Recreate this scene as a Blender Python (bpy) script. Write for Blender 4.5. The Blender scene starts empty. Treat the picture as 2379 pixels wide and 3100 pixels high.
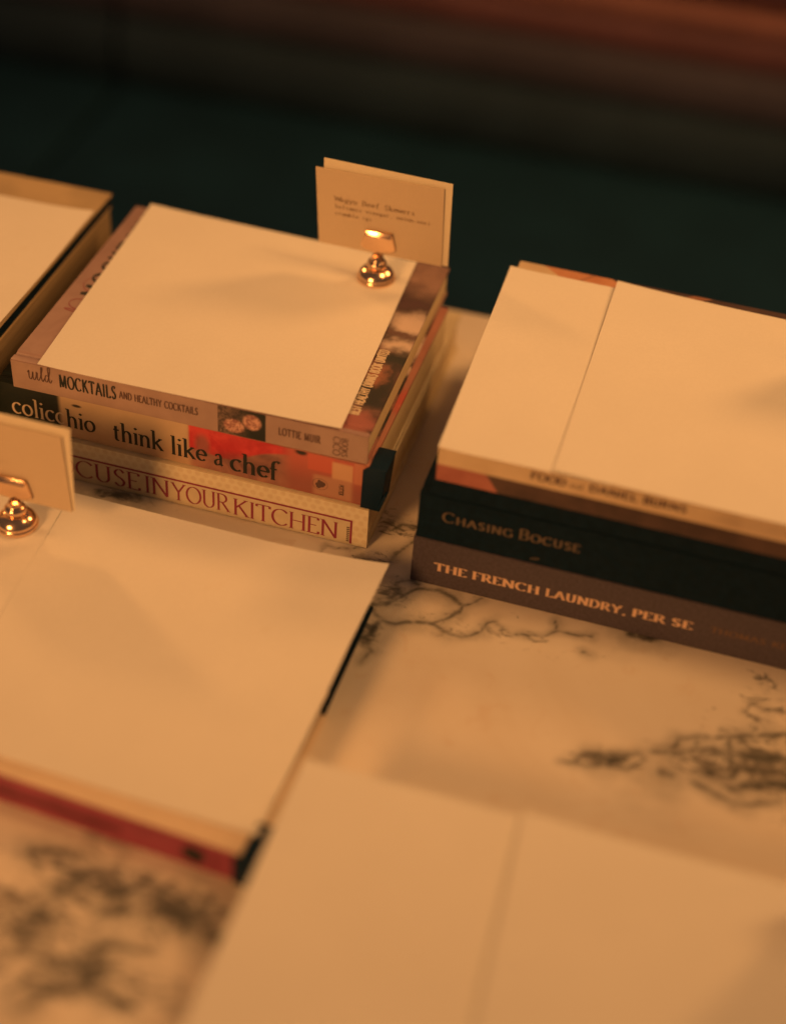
import bpy, bmesh, math, random
import numpy as np
from mathutils import Matrix, Vector, Euler

random.seed(4)
np.random.seed(4)
scene = bpy.context.scene
COL = scene.collection
PI = math.pi

# ------------------------------------------------------------------ camera
cam_d = bpy.data.cameras.new('camera')
cam = bpy.data.objects.new('camera', cam_d)
COL.objects.link(cam)
cam.location = (0.4115, -0.7195, 0.6688)
cam.rotation_euler = Euler((0.8567, -0.0585, 0.2648), 'XYZ')
cam_d.sensor_fit = 'HORIZONTAL'
cam_d.sensor_width = 43.9
cam_d.lens = 4686.0 / 2379.0 * 43.9
cam_d.clip_start = 0.05
cam_d.clip_end = 50
cam_d.dof.use_dof = True
cam_d.dof.focus_distance = 0.992
cam_d.dof.aperture_fstop = 2.45
scene.camera = cam

# ------------------------------------------------------------------ room light
world = bpy.data.worlds.new('World')
scene.world = world
world.use_nodes = True
bg = world.node_tree.nodes['Background']
bg.inputs['Color'].default_value = (0.095, 0.056, 0.036, 1)
bg.inputs['Strength'].default_value = 1.0

WARM = (1.0, 0.435, 0.122)
PALE = (1.0, 0.475, 0.148)

def lamp(name, loc, target, size, power, color=WARM, shape='DISK', spread=180):
    d = bpy.data.lights.new(name, 'AREA')
    d.shape = shape
    d.size = size
    d.energy = power
    d.color = color
    d.spread = math.radians(spread)
    o = bpy.data.objects.new(name, d)
    COL.objects.link(o)
    o.location = loc
    v = Vector(target) - Vector(loc)
    o.rotation_euler = v.to_track_quat('-Z', 'Y').to_euler()
    return o

lamp('ceiling_lamp_front', (-0.70, -2.20, 1.45), (0.16, 0.25, 0.10), 0.66, 3.05, color=(1.0, 0.42, 0.116), spread=42)
lamp('ceiling_lamp_over_table', (0.92, 0.14, 1.36), (0.27, 0.10, 0.05), 0.34, 1.55, color=PALE, spread=80)
lamp('lamp_by_the_bench', (1.15, 0.92, 1.00), (0.25, 0.10, 0.08), 0.34, 7.5)
lamp('lamp_far_side', (-1.17, 0.89, 0.88), (0.15, 0.00, 0.08), 0.22, 1.0, spread=70)

scene.view_settings.view_transform = 'Standard'
scene.view_settings.look = 'None'
scene.view_settings.gamma = 1.0
scene.view_settings.exposure = 0.0
scene.view_settings.use_curve_mapping = False
scene.render.engine = 'CYCLES'
scene.cycles.use_denoising = True
scene.cycles.max_bounces = 8


# ------------------------------------------------------------------ node helpers
class G:
    """small builder for node graphs"""
    def __init__(self, name):
        self.m = bpy.data.materials.new(name)
        self.m.use_nodes = True
        self.t = self.m.node_tree
        self.b = self.t.nodes['Principled BSDF']
        self._xyz = {}

    def n(self, typ, **kw):
        nd = self.t.nodes.new(typ)
        for k, v in kw.items():
            setattr(nd, k, v)
        return nd

    def put(self, sock, v):
        if isinstance(v, bpy.types.NodeSocket):
            self.t.links.new(v, sock)
        else:
            if isinstance(v, (tuple, list)) and len(v) == 3 and sock.type == 'RGBA':
                v = (*v, 1)
            sock.default_value = v

    def math(self, op, a, b=0.0, c=0.0, clamp=False):
        nd = self.n('ShaderNodeMath', operation=op, use_clamp=clamp)
        self.put(nd.inputs[0], a)
        self.put(nd.inputs[1], b)
        self.put(nd.inputs[2], c)
        return nd.outputs[0]

    def obj(self):
        if 'o' not in self._xyz:
            self._xyz['o'] = self.n('ShaderNodeTexCoord').outputs['Object']
        return self._xyz['o']

    def xyz(self):
        if 's' not in self._xyz:
            s = self.n('ShaderNodeSeparateXYZ')
            self.put(s.inputs[0], self.obj())
            self._xyz['s'] = (s.outputs[0], s.outputs[1], s.outputs[2])
        return self._xyz['s']

    def noise(self, scale, detail=3.0, rough=0.55, vec=None, dist=0.0):
        nd = self.n('ShaderNodeTexNoise')
        self.put(nd.inputs['Vector'], vec if vec is not None else self.obj())
        nd.inputs['Scale'].default_value = scale
        nd.inputs['Detail'].default_value = detail
        nd.inputs['Roughness'].default_value = rough
        nd.inputs['Distortion'].default_value = dist
        return nd.outputs[0]

    def scaled(self, sx, sy, sz, off=(0, 0, 0)):
        nd = self.n('ShaderNodeMapping')
        self.put(nd.inputs[0], self.obj())
        nd.inputs['Scale'].default_value = (sx, sy, sz)
        nd.inputs['Location'].default_value = off
        return nd.outputs[0]

    def ramp(self, v, a, b, lo=0.0, hi=1.0):
        nd = self.n('ShaderNodeMapRange', interpolation_type='SMOOTHSTEP')
        self.put(nd.inputs[0], v)
        for i, x in enumerate((a, b, lo, hi)):
            self.put(nd.inputs[i + 1], x)
        return nd.outputs[0]

    def mix(self, f, a, b):
        nd = self.n('ShaderNodeMix', data_type='RGBA')
        self.put(nd.inputs[0], f)
        self.put(nd.inputs[6], a)
        self.put(nd.inputs[7], b)
        return nd.outputs[2]

    def spot(self, u, v, cu, cv, ru, rv, soft=0.35):
        """soft ellipse mask in two coordinates"""
        a = self.math('DIVIDE', self.math('SUBTRACT', u, cu), ru)
        b = self.math('DIVIDE', self.math('SUBTRACT', v, cv), rv)
        r = self.math('SQRT', self.math('ADD', self.math('MULTIPLY', a, a), self.math('MULTIPLY', b, b)))
        return self.ramp(r, 1 - soft, 1 + soft, 1.0, 0.0)

    def band(self, u, a, b, soft):
        return self.math('MULTIPLY', self.ramp(u, a - soft, a + soft), self.ramp(u, b - soft, b + soft, 1.0, 0.0))

    def bump(self, h, strength, dist):
        nd = self.n('ShaderNodeBump')
        nd.inputs['Strength'].default_value = strength
        nd.inputs['Distance'].default_value = dist
        self.put(nd.inputs['Height'], h)
        self.put(self.b.inputs['Normal'], nd.outputs[0])

    def fin(self, color, rough=0.6, metal=0.0, spec=0.5, coat=0.0):
        self.put(self.b.inputs['Base Color'], color)
        self.put(self.b.inputs['Roughness'], rough)
        self.b.inputs['Metallic'].default_value = metal
        self.b.inputs['Specular IOR Level'].default_value = spec
        self.b.inputs['Coat Weight'].default_value = coat
        self.b.inputs['Coat Roughness'].default_value = 0.15
        return self.m


def plain(name, c, rough=0.6, var=0.12, scale=60, spec=0.4, bump=0.0, coat=0.0):
    g = G(name)
    n = g.noise(scale, 4)
    dark = tuple(x * (1 - var) for x in c)
    lite = tuple(min(1, x * (1 + var)) for x in c)
    col = g.mix(g.ramp(n, 0.3, 0.7), dark, lite)
    if bump:
        g.bump(g.noise(scale * 14, 2), bump, 0.0004)
    r = g.ramp(g.noise(scale * 0.6, 3), 0.3, 0.7, max(0.02, rough - 0.07), min(1, rough + 0.07))
    return g.fin(col, r, spec=spec, coat=coat)


def paper_mat(name, c, rough=0.75):
    g = G(name)
    n = g.noise(16, 4)
    fib = g.noise(520, 3, .7)
    f = g.noise(900, 2)
    col = g.mix(g.ramp(n, 0.25, 0.75), tuple(x * 0.955 for x in c), c)
    col = g.mix(g.ramp(fib, 0.3, 0.7, 0.0, 0.5), col, tuple(x * 0.92 for x in c))
    soil = g.math('MULTIPLY', g.ramp(g.noise(46, 3, .5, g.scaled(1, 1, 1, (5, 2, 0))), .66, .80), .12)
    col = g.mix(soil, col, (c[0] * .8, c[1] * .68, c[2] * .52))
    g.bump(g.math('ADD', f, g.math('MULTIPLY', n, 2.0)), 0.25, 0.0004)
    return g.fin(col, rough, spec=0.2)


def pages_mat(name, c, dark):
    """edge of a closed page block: fine leaves stacked in z"""
    g = G(name)
    n1 = g.noise(1, 4, 0.7, g.scaled(6, 6, 2600))
    n2 = g.noise(1, 3, 0.6, g.scaled(9, 9, 420, (3, 1, 2)))
    f = g.math('MULTIPLY', g.ramp(n1, 0.3, 0.75), g.ramp(n2, 0.15, 0.6))
    col = g.mix(f, dark, c)
    g.bump(n1, 0.6, 0.0006)
    return g.fin(col, 0.8, spec=0.15)


# ------------------------------------------------------------------ mesh helpers
def link(name, me, mat, parent=None):
    o = bpy.data.objects.new(name, me)
    COL.objects.link(o)
    if mat:
        me.materials.append(mat)
    if parent:
        o.parent = parent
    return o


def tag(o, label, cat, group=None, kind=None):
    o['label'] = label
    o['category'] = cat
    if group:
        o['group'] = group
    if kind:
        o['kind'] = kind
    return o


def structure(o):
    o['kind'] = 'structure'
    return o


def empty(name, loc, rz=0.0):
    o = bpy.data.objects.new(name, None)
    COL.objects.link(o)
    o.location = loc
    o.rotation_euler = (0, 0, rz)
    o.empty_display_size = 0.02
    return o


def smooth(me, angle=40):
    for p in me.polygons:
        p.use_smooth = True
    try:
        me.set_sharp_from_angle(angle=math.radians(angle))
    except Exception:
        pass


def box_mesh(name, a, b, bevel=0.0, seg=2):
    bm = bmesh.new()
    bmesh.ops.create_cube(bm, size=1)
    for v in bm.verts:
        v.co = Vector([a[i] if v.co[i] < 0 else b[i] for i in range(3)])
    if bevel:
        bmesh.ops.bevel(bm, geom=bm.edges[:], offset=bevel, segments=seg, profile=0.6, affect='EDGES')
    me = bpy.data.meshes.new(name)
    bm.to_mesh(me)
    bm.free()
    smooth(me)
    return me


def prism_mesh(name, prof, axis, a, b, bevel=0.0):
    """profile polygon (two coordinates) swept along an axis; 0 = x, 1 = y, 2 = z"""
    bm = bmesh.new()
    others = [i for i in range(3) if i != axis]

    def at(p, s):
        c = [0, 0, 0]
        c[others[0]], c[others[1]], c[axis] = p[0], p[1], s
        return bm.verts.new(c)
    A = [at(p, a) for p in prof]
    B = [at(p, b) for p in prof]
    k = len(prof)
    bm.faces.new(A)
    bm.faces.new(B[::-1])
    for i in range(k):
        bm.faces.new((A[(i + 1) % k], A[i], B[i], B[(i + 1) % k]))
    bmesh.ops.recalc_face_normals(bm, faces=bm.faces[:])
    if bevel:
        bmesh.ops.bevel(bm, geom=bm.edges[:], offset=bevel, segments=2, profile=0.6, affect='EDGES')
    me = bpy.data.meshes.new(name)
    bm.to_mesh(me)
    bm.free()
    smooth(me)
    return me


def lathe_mesh(name, prof, seg=64):
    vs, fs = [], []
    for r, z in prof:
        for i in range(seg):
            a = 2 * PI * i / seg
            vs.append((r * math.cos(a), r * math.sin(a), z))
    for j in range(len(prof) - 1):
        for i in range(seg):
            i2 = (i + 1) % seg
            fs.append((j * seg + i, j * seg + i2, (j + 1) * seg + i2, (j + 1) * seg + i))
    fs.append(tuple(range(seg))[::-1])
    fs.append(tuple((len(prof) - 1) * seg + i for i in range(seg)))
    me = bpy.data.meshes.new(name)
    me.from_pydata(vs, [], fs)
    me.update()
    smooth(me, 50)
    return me


def spline(pts, k=8):
    P = [np.array(p, float) for p in pts]
    P = [2 * P[0] - P[1]] + P + [2 * P[-1] - P[-2]]
    out = []
    for i in range(1, len(P) - 2):
        for j in range(k):
            t = j / k
            a, b, c, d = P[i - 1], P[i], P[i + 1], P[i + 2]
            out.append(0.5 * (2 * b + (c - a) * t + (2 * a - 5 * b + 4 * c - d) * t * t + (3 * b - a - 3 * c + d) * t ** 3))
    out.append(P[-2])
    return [tuple(p) for p in out]


# ------------------------------------------------------------------ lettering
def arc(cx, cy, rx, ry, a0, a1, n=18):
    return [(cx + rx * math.cos(math.radians(a0 + (a1 - a0) * i / n)),
             cy + ry * math.sin(math.radians(a0 + (a1 - a0) * i / n))) for i in range(n + 1)]


def glyph(ch):
    """strokes, serif spots (x, y) and width of a letter; capitals one unit high"""
    X = 0.60
    S, F = [], []
    w = 0.6
    if ch == 'A':
        w = .78; S = [[(.04, 0), (.39, 1)], [(.39, 1), (.74, 0)], [(.17, .34), (.61, .34)]]; F = [(.04, 0), (.74, 0)]
    elif ch == 'B':
        w = .62; S = [[(.1, 0), (.1, 1)], [(.1, 1), (.3, 1)] + arc(.3, .76, .22, .24, 90, -90), [(.1, .52), (.3, .52)] + arc(.32, .26, .25, .26, 90, -90) + [(.1, 0)]]; F = [(.08, 0), (.08, 1)]
    elif ch == 'C':
        w = .76; S = [arc(.43, .5, .38, .5, 42, 318, 30)]
    elif ch == 'D':
        w = .76; S = [[(.1, 0), (.1, 1)], [(.1, 1), (.28, 1)] + arc(.28, .5, .4, .5, 90, -90, 26) + [(.1, 0)]]; F = [(.08, 0), (.08, 1)]
    elif ch == 'E':
        w = .56; S = [[(.1, 0), (.1, 1)], [(.1, 1), (.5, 1)], [(.1, .52), (.42, .52)], [(.1, 0), (.52, 0)], [(.5, 1), (.5, .86)], [(.52, 0), (.52, .15)]]; F = [(.08, 0), (.08, 1)]
    elif ch == 'F':
        w = .54; S = [[(.1, 0), (.1, 1)], [(.1, 1), (.5, 1)], [(.1, .52), (.42, .52)], [(.5, 1), (.5, .86)]]; F = [(.1, 0), (.08, 1)]
    elif ch == 'G':
        w = .8; S = [arc(.43, .5, .38, .5, 42, 325, 30), [(.72, .05), (.72, .42)]]; F = [(.7, .42)]
    elif ch == 'H':
        w = .8; S = [[(.12, 0), (.12, 1)], [(.68, 0), (.68, 1)], [(.12, .52), (.68, .52)]]; F = [(.12, 0), (.12, 1), (.68, 0), (.68, 1)]
    elif ch == 'I':
        w = .26; S = [[(.13, 0), (.13, 1)]]; F = [(.13, 0), (.13, 1)]
    elif ch == 'K':
        w = .72; S = [[(.12, 0), (.12, 1)], [(.6, 1), (.13, .45)], [(.28, .6), (.66, 0)]]; F = [(.12, 0), (.12, 1), (.6, 1), (.66, 0)]
    elif ch == 'L':
        w = .56; S = [[(.12, 0), (.12, 1)], [(.12, 0), (.52, 0)], [(.52, 0), (.52, .16)]]; F = [(.12, 0), (.12, 1)]
    elif ch == 'M':
        w = .92; S = [[(.12, 0), (.14, 1)], [(.14, 1), (.46, .05)], [(.46, .05), (.78, 1)], [(.78, 1), (.8, 0)]]; F = [(.12, 0), (.8, 0)]
    elif ch == 'N':
        w = .82; S = [[(.12, 0), (.12, 1)], [(.12, 1), (.7, 0)], [(.7, 0), (.7, 1)]]; F = [(.12, 0), (.08, 1), (.7, 1)]
    elif ch == 'O':
        w = .84; S = [arc(.42, .5, .37, .5, 0, 360, 36)]
    elif ch == 'P':
        w = .58; S = [[(.1, 0), (.1, 1)], [(.1, 1), (.28, 1)] + arc(.28, .74, .25, .26, 90, -90) + [(.1, .48)]]; F = [(.1, 0), (.08, 1)]
    elif ch == 'R':
        w = .68; S = [[(.1, 0), (.1, 1)], [(.1, 1), (.28, 1)] + arc(.28, .75, .24, .25, 90, -90) + [(.1, .5)], [(.3, .5), (.64, 0)]]; F = [(.1, 0), (.08, 1), (.64, 0)]
    elif ch == 'S':
        w = .56; S = [spline([(.47, .84), (.36, .99), (.2, .97), (.1, .8), (.16, .62), (.36, .46), (.47, .27), (.4, .07), (.24, .0), (.08, .16)], 6)]
    elif ch == 'T':
        w = .68; S = [[(.34, 0), (.34, 1)], [(.04, 1), (.64, 1)], [(.04, 1), (.04, .85)], [(.64, 1), (.64, .85)]]; F = [(.34, 0)]
    elif ch == 'U':
        w = .76; S = [[(.12, 1), (.12, .34)] + arc(.37, .3, .25, .3, 180, 360) + [(.62, 1)]]; F = [(.12, 1), (.62, 1)]
    elif ch == 'W':
        w = 1.0; S = [[(.05, 1), (.28, 0)], [(.28, 0), (.5, .9)], [(.5, .9), (.73, 0)], [(.73, 0), (.95, 1)]]; F = [(.05, 1), (.95, 1)]
    elif ch == 'Y':
        w = .74; S = [[(.05, 1), (.37, .48)], [(.69, 1), (.37, .48)], [(.37, .48), (.37, 0)]]; F = [(.05, 1), (.69, 1), (.37, 0)]
    elif ch == 'a':
        w = .5; S = [spline([(.08, .5), (.2, .6), (.32, .56), (.36, .42)], 6) + [(.36, .1), (.44, .01)], spline([(.36, .36), (.18, .31), (.07, .17), (.13, .03), (.26, .04), (.36, .14)], 6)]
    elif ch == 'b':
        w = .56; S = [[(.1, 0), (.1, 1)], arc(.28, .3, .2, .3, 150, -150, 24)]; F = [(.07, 1)]
    elif ch == 'c':
        w = .48; S = [arc(.28, .3, .22, .3, 45, 312, 24)]
    elif ch == 'd':
        w = .56; S = [[(.44, 0), (.44, 1)], arc(.26, .3, .2, .3, 30, 330, 24)]; F = [(.41, 1)]
    elif ch == 'e':
        w = .5; S = [[(.07, .33), (.46, .33)] + arc(.27, .31, .2, .29, 5, 318, 26)]
    elif ch == 'f':
        w = .36; S = [[(.14, 0), (.14, .76)] + arc(.29, .78, .15, .22, 180, 45, 12), [(.02, .57), (.3, .57)]]; F = [(.14, 0)]
    elif ch == 'g':
        w = .52; S = [arc(.25, .38, .18, .22, 0, 360, 26), [(.4, .56), (.5, .6)], spline([(.18, .18), (.12, .08), (.4, .02), (.44, -.14), (.24, -.26), (.06, -.16), (.14, -.02)], 6)]
    elif ch == 'h':
        w = .58; S = [[(.12, 0), (.12, 1)], [(.12, .42)] + arc(.29, .4, .16, .2, 160, 0, 14) + [(.45, 0)]]; F = [(.12, 0), (.08, 1), (.45, 0)]
    elif ch == 'i':
        w = .26; S = [[(.13, 0), (.13, X)], [(.10, .86), (.13, .9), (.16, .86), (.13, .82), (.10, .86)]]; F = [(.13, 0), (.1, X)]
    elif ch == 'k':
        w = .56; S = [[(.12, 0), (.12, 1)], [(.44, .6), (.13, .26)], [(.23, .37), (.5, 0)]]; F = [(.12, 0), (.08, 1), (.44, .6), (.5, 0)]
    elif ch == 'l':
        w = .26; S = [[(.13, 0), (.13, 1)]]; F = [(.13, 0), (.1, 1)]
    elif ch == 'm':
        w = .86; S = [[(.12, 0), (.12, X)], [(.12, .42)] + arc(.27, .4, .14, .2, 160, 0, 12) + [(.41, 0)], [(.41, .42)] + arc(.57, .4, .14, .2, 160, 0, 12) + [(.71, 0)]]; F = [(.12, 0), (.08, X), (.41, 0), (.71, 0)]
    elif ch == 'n':
        w = .58; S = [[(.12, 0), (.12, X)], [(.12, .42)] + arc(.29, .4, .16, .2, 160, 0, 14) + [(.45, 0)]]; F = [(.12, 0), (.08, X), (.45, 0)]
    elif ch == 'o':
        w = .56; S = [arc(.28, .3, .22, .3, 0, 360, 28)]
    elif ch == 'r':
        w = .42; S = [[(.12, 0), (.12, X)], [(.12, .4)] + arc(.28, .4, .15, .2, 165, 50, 10)]; F = [(.12, 0), (.08, X)]
    elif ch == 's':
        w = .42; S = [spline([(.34, .5), (.24, .6), (.12, .55), (.1, .42), (.22, .31), (.34, .2), (.32, .05), (.18, .0), (.06, .1)], 5)]
    elif ch == 't':
        w = .36; S = [[(.14, .78), (.14, .12)] + arc(.24, .12, .1, .12, 180, 300, 8), [(.02, .57), (.3, .57)]]
    elif ch == 'u':
        w = .58; S = [[(.12, X), (.12, .2)] + arc(.28, .19, .16, .19, 180, 340, 12), [(.45, X), (.45, 0)]]; F = [(.09, X), (.42, X)]
    elif ch == 'v':
        w = .52; S = [[(.05, X), (.25, 0)], [(.25, 0), (.46, X)]]; F = [(.05, X), (.46, X)]
    elif ch == 'w':
        w = .76; S = [[(.05, X), (.2, 0)], [(.2, 0), (.37, .55)], [(.37, .55), (.54, 0)], [(.54, 0), (.7, X)]]; F = [(.05, X), (.7, X)]
    elif ch == 'y':
        w = .52; S = [[(.05, X), (.26, 0)], [(.47, X), (.2, -.22), (.08, -.24)]]; F = [(.05, X), (.47, X)]
    elif ch == '-':
        w = .36; S = [[(.05, .3), (.31, .3)]]
    elif ch == ',':
        w = .24; S = [[(.12, .06), (.13, 0), (.07, -.14)]]
    elif ch == '(':
        w = .3; S = [arc(.34, .36, .22, .5, 130, 230, 10)]
    elif ch == ')':
        w = .3; S = [arc(-.04, .36, .22, .5, 50, -50, 10)]
    elif ch == '.':
        w = .22; S = [[(.08, .04), (.14, .04)]]
    elif ch == '|':
        w = .1; S = [[(.05, -.1), (.05, 1.1)]]
    elif ch == ' ':
        w = .34
    return S, F, w


def ribbon(pts, widths):
    P = [np.array(p, float) for p in pts]
    L, Rr = [], []
    n = len(P)
    closed = np.linalg.norm(P[0] - P[-1]) < 1e-9
    for i in range(n):
        a = P[i - 1] if i > 0 else (P[-2] if closed else P[i])
        b = P[i + 1] if i < n - 1 else (P[1] if closed else P[i])
        d = b - a
        d = d / (np.linalg.norm(d) + 1e-12)
        nrm = np.array([-d[1], d[0]])
        h = widths(d) * 0.5
        L.append(P[i] + nrm * h)
        Rr.append(P[i] - nrm * h)
    return L, Rr


def lettering(name, txt, org, uv, vv, length, height, mat, parent, thick=.13, thin=.05,
              serif=.2, nib=18, track=.06, mono=0, caps_small=0, slant=0.0):
    """letters as flat print: org = start of the base line, uv / vv = reading and up direction,
    length = run of the line, height = capital height"""
    org, uv, vv = Vector(org), Vector(uv).normalized(), Vector(vv).normalized()
    nn = uv.cross(vv)
    strokes = []
    x = 0.0

    def width(d):
        a = math.atan2(d[1], d[0]) - math.radians(nib)
        return thin + (thick - thin) * abs(math.sin(a))
    for i, ch in enumerate(txt):
        sc = 1.0
        c = ch
        if caps_small and ch.islower():
            c = ch.upper()
            sc = caps_small
        S, F, w = glyph(c)
        off = x
        if mono:
            off = x + (mono - w) * .5
        for s in S:
            pts = [(off + px * sc + slant * py, py * sc) for px, py in s]
            strokes.append(ribbon(pts, width))
        if serif:
            for fx, fy in F:
                s2 = serif * sc
                strokes.append(ribbon([(off + fx * sc - s2 * .5, fy * sc), (off + fx * sc + s2 * .5, fy * sc)], lambda d: thin))
        x += mono if mono else w * sc + track
    total = x - (0 if mono else track)
    sx = length / total
    vs, fs = [], []
    for k, (L, Rr) in enumerate(strokes):
        lift = 0.00012 + 0.0000022 * (k % 24)
        b = len(vs)
        m = len(L)
        for a in L:
            vs.append(org + uv * (a[0] * sx) + vv * (a[1] * height) + nn * lift)
        for a in Rr:
            vs.append(org + uv * (a[0] * sx) + vv * (a[1] * height) + nn * lift)
        for j in range(m - 1):
            fs.append((b + j, b + m + j, b + m + j + 1, b + j + 1))
    me = bpy.data.meshes.new(name)
    me.from_pydata([tuple(v) for v in vs], [], fs)
    me.update()
    return link(name, me, mat, parent)


def script_word(name, lines, org, uv, vv, scale, mat, parent, w0=.05, w1=.13):
    org, uv, vv = Vector(org), Vector(uv).normalized(), Vector(vv).normalized()
    nn = uv.cross(vv)
    vs, fs = [], []
    for k, ln in enumerate(lines):
        L, Rr = ribbon(spline(ln, 8), lambda d: w0 + (w1 - w0) * max(0, abs(d[1]) - .2))
        b = len(vs)
        m = len(L)
        lift = .00013 + .000003 * k
        for a in list(L) + list(Rr):
            vs.append(tuple(org + uv * (a[0] * scale) + vv * (a[1] * scale) + nn * lift))
        for j in range(m - 1):
            fs.append((b + j, b + m + j, b + m + j + 1, b + j + 1))
    me = bpy.data.meshes.new(name)
    me.from_pydata(vs, [], fs)
    me.update()
    return link(name, me, mat, parent)


def flat_rects(name, rects, mat, parent, y):
    """printed bars on a spine; rect = x0, x1, z0, z1"""
    vs, fs = [], []
    for k, (x0, x1, z0, z1) in enumerate(rects):
        b = len(vs)
        yy = y - 0.00012 - 0.000004 * k
        vs += [(x0, yy, z0), (x1, yy, z0), (x1, yy, z1), (x0, yy, z1)]
        fs.append((b, b + 1, b + 2, b + 3))
    me = bpy.data.meshes.new(name)
    me.from_pydata(vs, [], fs)
    me.update()
    return link(name, me, mat, parent)


# ------------------------------------------------------------------ materials
M = {}
M['paper'] = paper_mat('white paper', (0.80, 0.785, 0.75))
M['card'] = paper_mat('cream card', (0.64, 0.53, 0.40), 0.8)
M['card_back'] = paper_mat('pale card', (0.80, 0.73, 0.58), 0.8)
M['ink'] = plain('dark ink', (0.018, 0.024, 0.024), 0.6, 0.05)
M['ink_soft'] = plain('typewriter ink', (0.27, 0.19, 0.13), 0.8, 0.05)
M['ink_cream'] = plain('cream ink', (0.60, 0.50, 0.38), 0.6, 0.05)
M['ink_copper'] = plain('copper ink', (0.74, 0.53, 0.40), 0.5, 0.06)
M['ink_dim'] = plain('dull copper ink', (0.17, 0.105, 0.075), 0.6, 0.06)
M['ink_bronze'] = plain('bronze ink', (0.15, 0.115, 0.085), 0.5, 0.1)
M['ink_red'] = plain('crimson ink', (0.30, 0.045, 0.10), 0.6, 0.05)
M['ink_brown'] = plain('brown ink', (0.11, 0.065, 0.06), 0.6, 0.05)
M['ink_pink'] = plain('rose ink', (0.27, 0.09, 0.11), 0.6, 0.05)
M['black'] = plain('black cloth', (0.0022, 0.014, 0.029), 0.75, 0.2, 200, spec=0.15, bump=0.1)
M['black_metal'] = plain('black enamel', (0.002, 0.018, 0.042), 0.55, 0.1, 80, spec=0.25)
M['taupe'] = plain('grey brown cloth', (0.082, 0.070, 0.095), 0.62, 0.16, 500, bump=0.25)
M['pages'] = pages_mat('cream page edges', (0.86, 0.75, 0.55), (0.66, 0.54, 0.37))
M['pages_white'] = pages_mat('white page edges', (0.66, 0.60, 0.50), (0.36, 0.30, 0.23))
M['pages_tan'] = pages_mat('tan page edges', (0.42, 0.34, 0.23), (0.24, 0.18, 0.11))
M['tan_cover'] = plain('tan cover', (0.47, 0.36, 0.22), 0.6, 0.12, 25)
M['pale_cover'] = plain('pale peach cover', (0.74, 0.60, 0.46), 0.55, 0.06, 30)
M['cream_cover'] = plain('cream cover', (0.66, 0.58, 0.43), 0.55, 0.07, 40)
M['crimson'] = plain('crimson cover', (0.32, 0.062, 0.115), 0.5, 0.12, 60)
M['crimson_dark'] = plain('dark crimson print', (0.12, 0.018, 0.035), 0.5, 0.12, 60)
M['salmon'] = plain('salmon jacket', (0.62, 0.235, 0.17), 0.45, 0.14, 30)


def metal():
    g = G('rose gold metal')
    n = g.noise(70, 3)
    r = g.ramp(n, 0.3, 0.7, 0.13, 0.21)
    return g.fin((0.90, 0.63, 0.43), r, metal=1.0)


M['gold'] = metal()


def leather(name, a, b, rough, spec):
    g = G(name)
    n = g.noise(9, 4)
    col = g.mix(g.ramp(n, 0.3, 0.7), a, b)
    g.bump(g.noise(420, 3), 0.35, 0.0008)
    return g.fin(col, rough, spec=spec)


M['leather'] = leather('dark green bench leather', (.0085, .040, .076), (.011, .052, .098), .75, .2)
M['shaded_leather'] = leather('bench leather painted shaded', (.0160, .036, .064), (.021, .046, .080), .75, .2)  # dark zone low on the bench back, shade painted into the leather tone
M['dusk'] = leather('bench leather painted half lit', (.050, .052, .086), (.066, .066, .108), .7, .25)  # half-lit zone of the back painted as a browner leather
M['lit_leather'] = leather('bench leather painted lit', (.120, .058, .080), (.155, .074, .100), .6, .3)  # warm light on the upper back painted into the leather colour
M['bright_lit_leather'] = leather('bench leather painted brightest lit', (.25, .115, .12), (.30, .14, .14), .5, .4)  # brightest lit band of the back painted as a paler leather


def floor_mat():
    g = G('dark floor boards')
    n = g.noise(1, 4, 0.6, g.scaled(1.2, 14, 1))
    return g.fin(g.mix(g.ramp(n, .3, .7), (.012, .012, .011), (.03, .022, .018)), .5)


def mock_cover():
    """cover photograph: soft mauve, browns and dark leaves; plain taupe to the left"""
    g = G('taupe cover with photograph')
    x, y, z = g.xyz()
    x0, y0 = x, y
    x = g.math('ADD', x, g.math('MULTIPLY', g.math('SUBTRACT', g.noise(70, 3), .5), .022))
    y = g.math('ADD', y, g.math('MULTIPLY', g.math('SUBTRACT', g.noise(60, 3, .6, g.scaled(1, 1, 1, (4, 9, 0))), .5), .026))
    n = g.noise(55, 4, .6, dist=.6)
    n2 = g.noise(24, 3, .6, dist=1.2)
    base = g.mix(g.ramp(n, .3, .7), (.31, .205, .20), (.36, .245, .235))
    photo = g.mix(g.ramp(n2, .38, .62), (.075, .05, .05), (.36, .18, .15))
    photo = g.mix(g.spot(x, y, .232, .128, .017, .013, .6), photo, (.62, .50, .45))
    photo = g.mix(g.spot(x, y, .229, .100, .013, .008, .6), photo, (.60, .48, .42))
    photo = g.mix(g.spot(x, y, .231, .085, .011, .010, .7), photo, (.035, .04, .04))
    photo = g.mix(g.spot(x, y, .229, .046, .012, .022, .6), photo, (.04, .04, .038))
    photo = g.mix(g.spot(x, y, .224, .064, .007, .009, .6), photo, (.34, .15, .10))
    photo = g.mix(g.spot(x, y, .222, .012, .014, .012, .5), photo, (.34, .13, .12))
    photo = g.mix(g.ramp(y, .150, .185), photo, g.mix(g.ramp(n, .3, .7), (.24, .15, .13), (.36, .23, .19)))
    photo = g.mix(g.spot(x, y, .222, .152, .016, .004, .7), photo, (.10, .06, .065))
    photo = g.mix(g.spot(x, y, .224, .113, .016, .0028, .7), photo, (.14, .085, .08))
    inside = g.math('MULTIPLY', g.ramp(x0, .196, .1965), g.ramp(y0, .0035, .0042))
    col = g.mix(inside, base, photo)
    return g.fin(col, .42, spec=.4)


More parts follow.
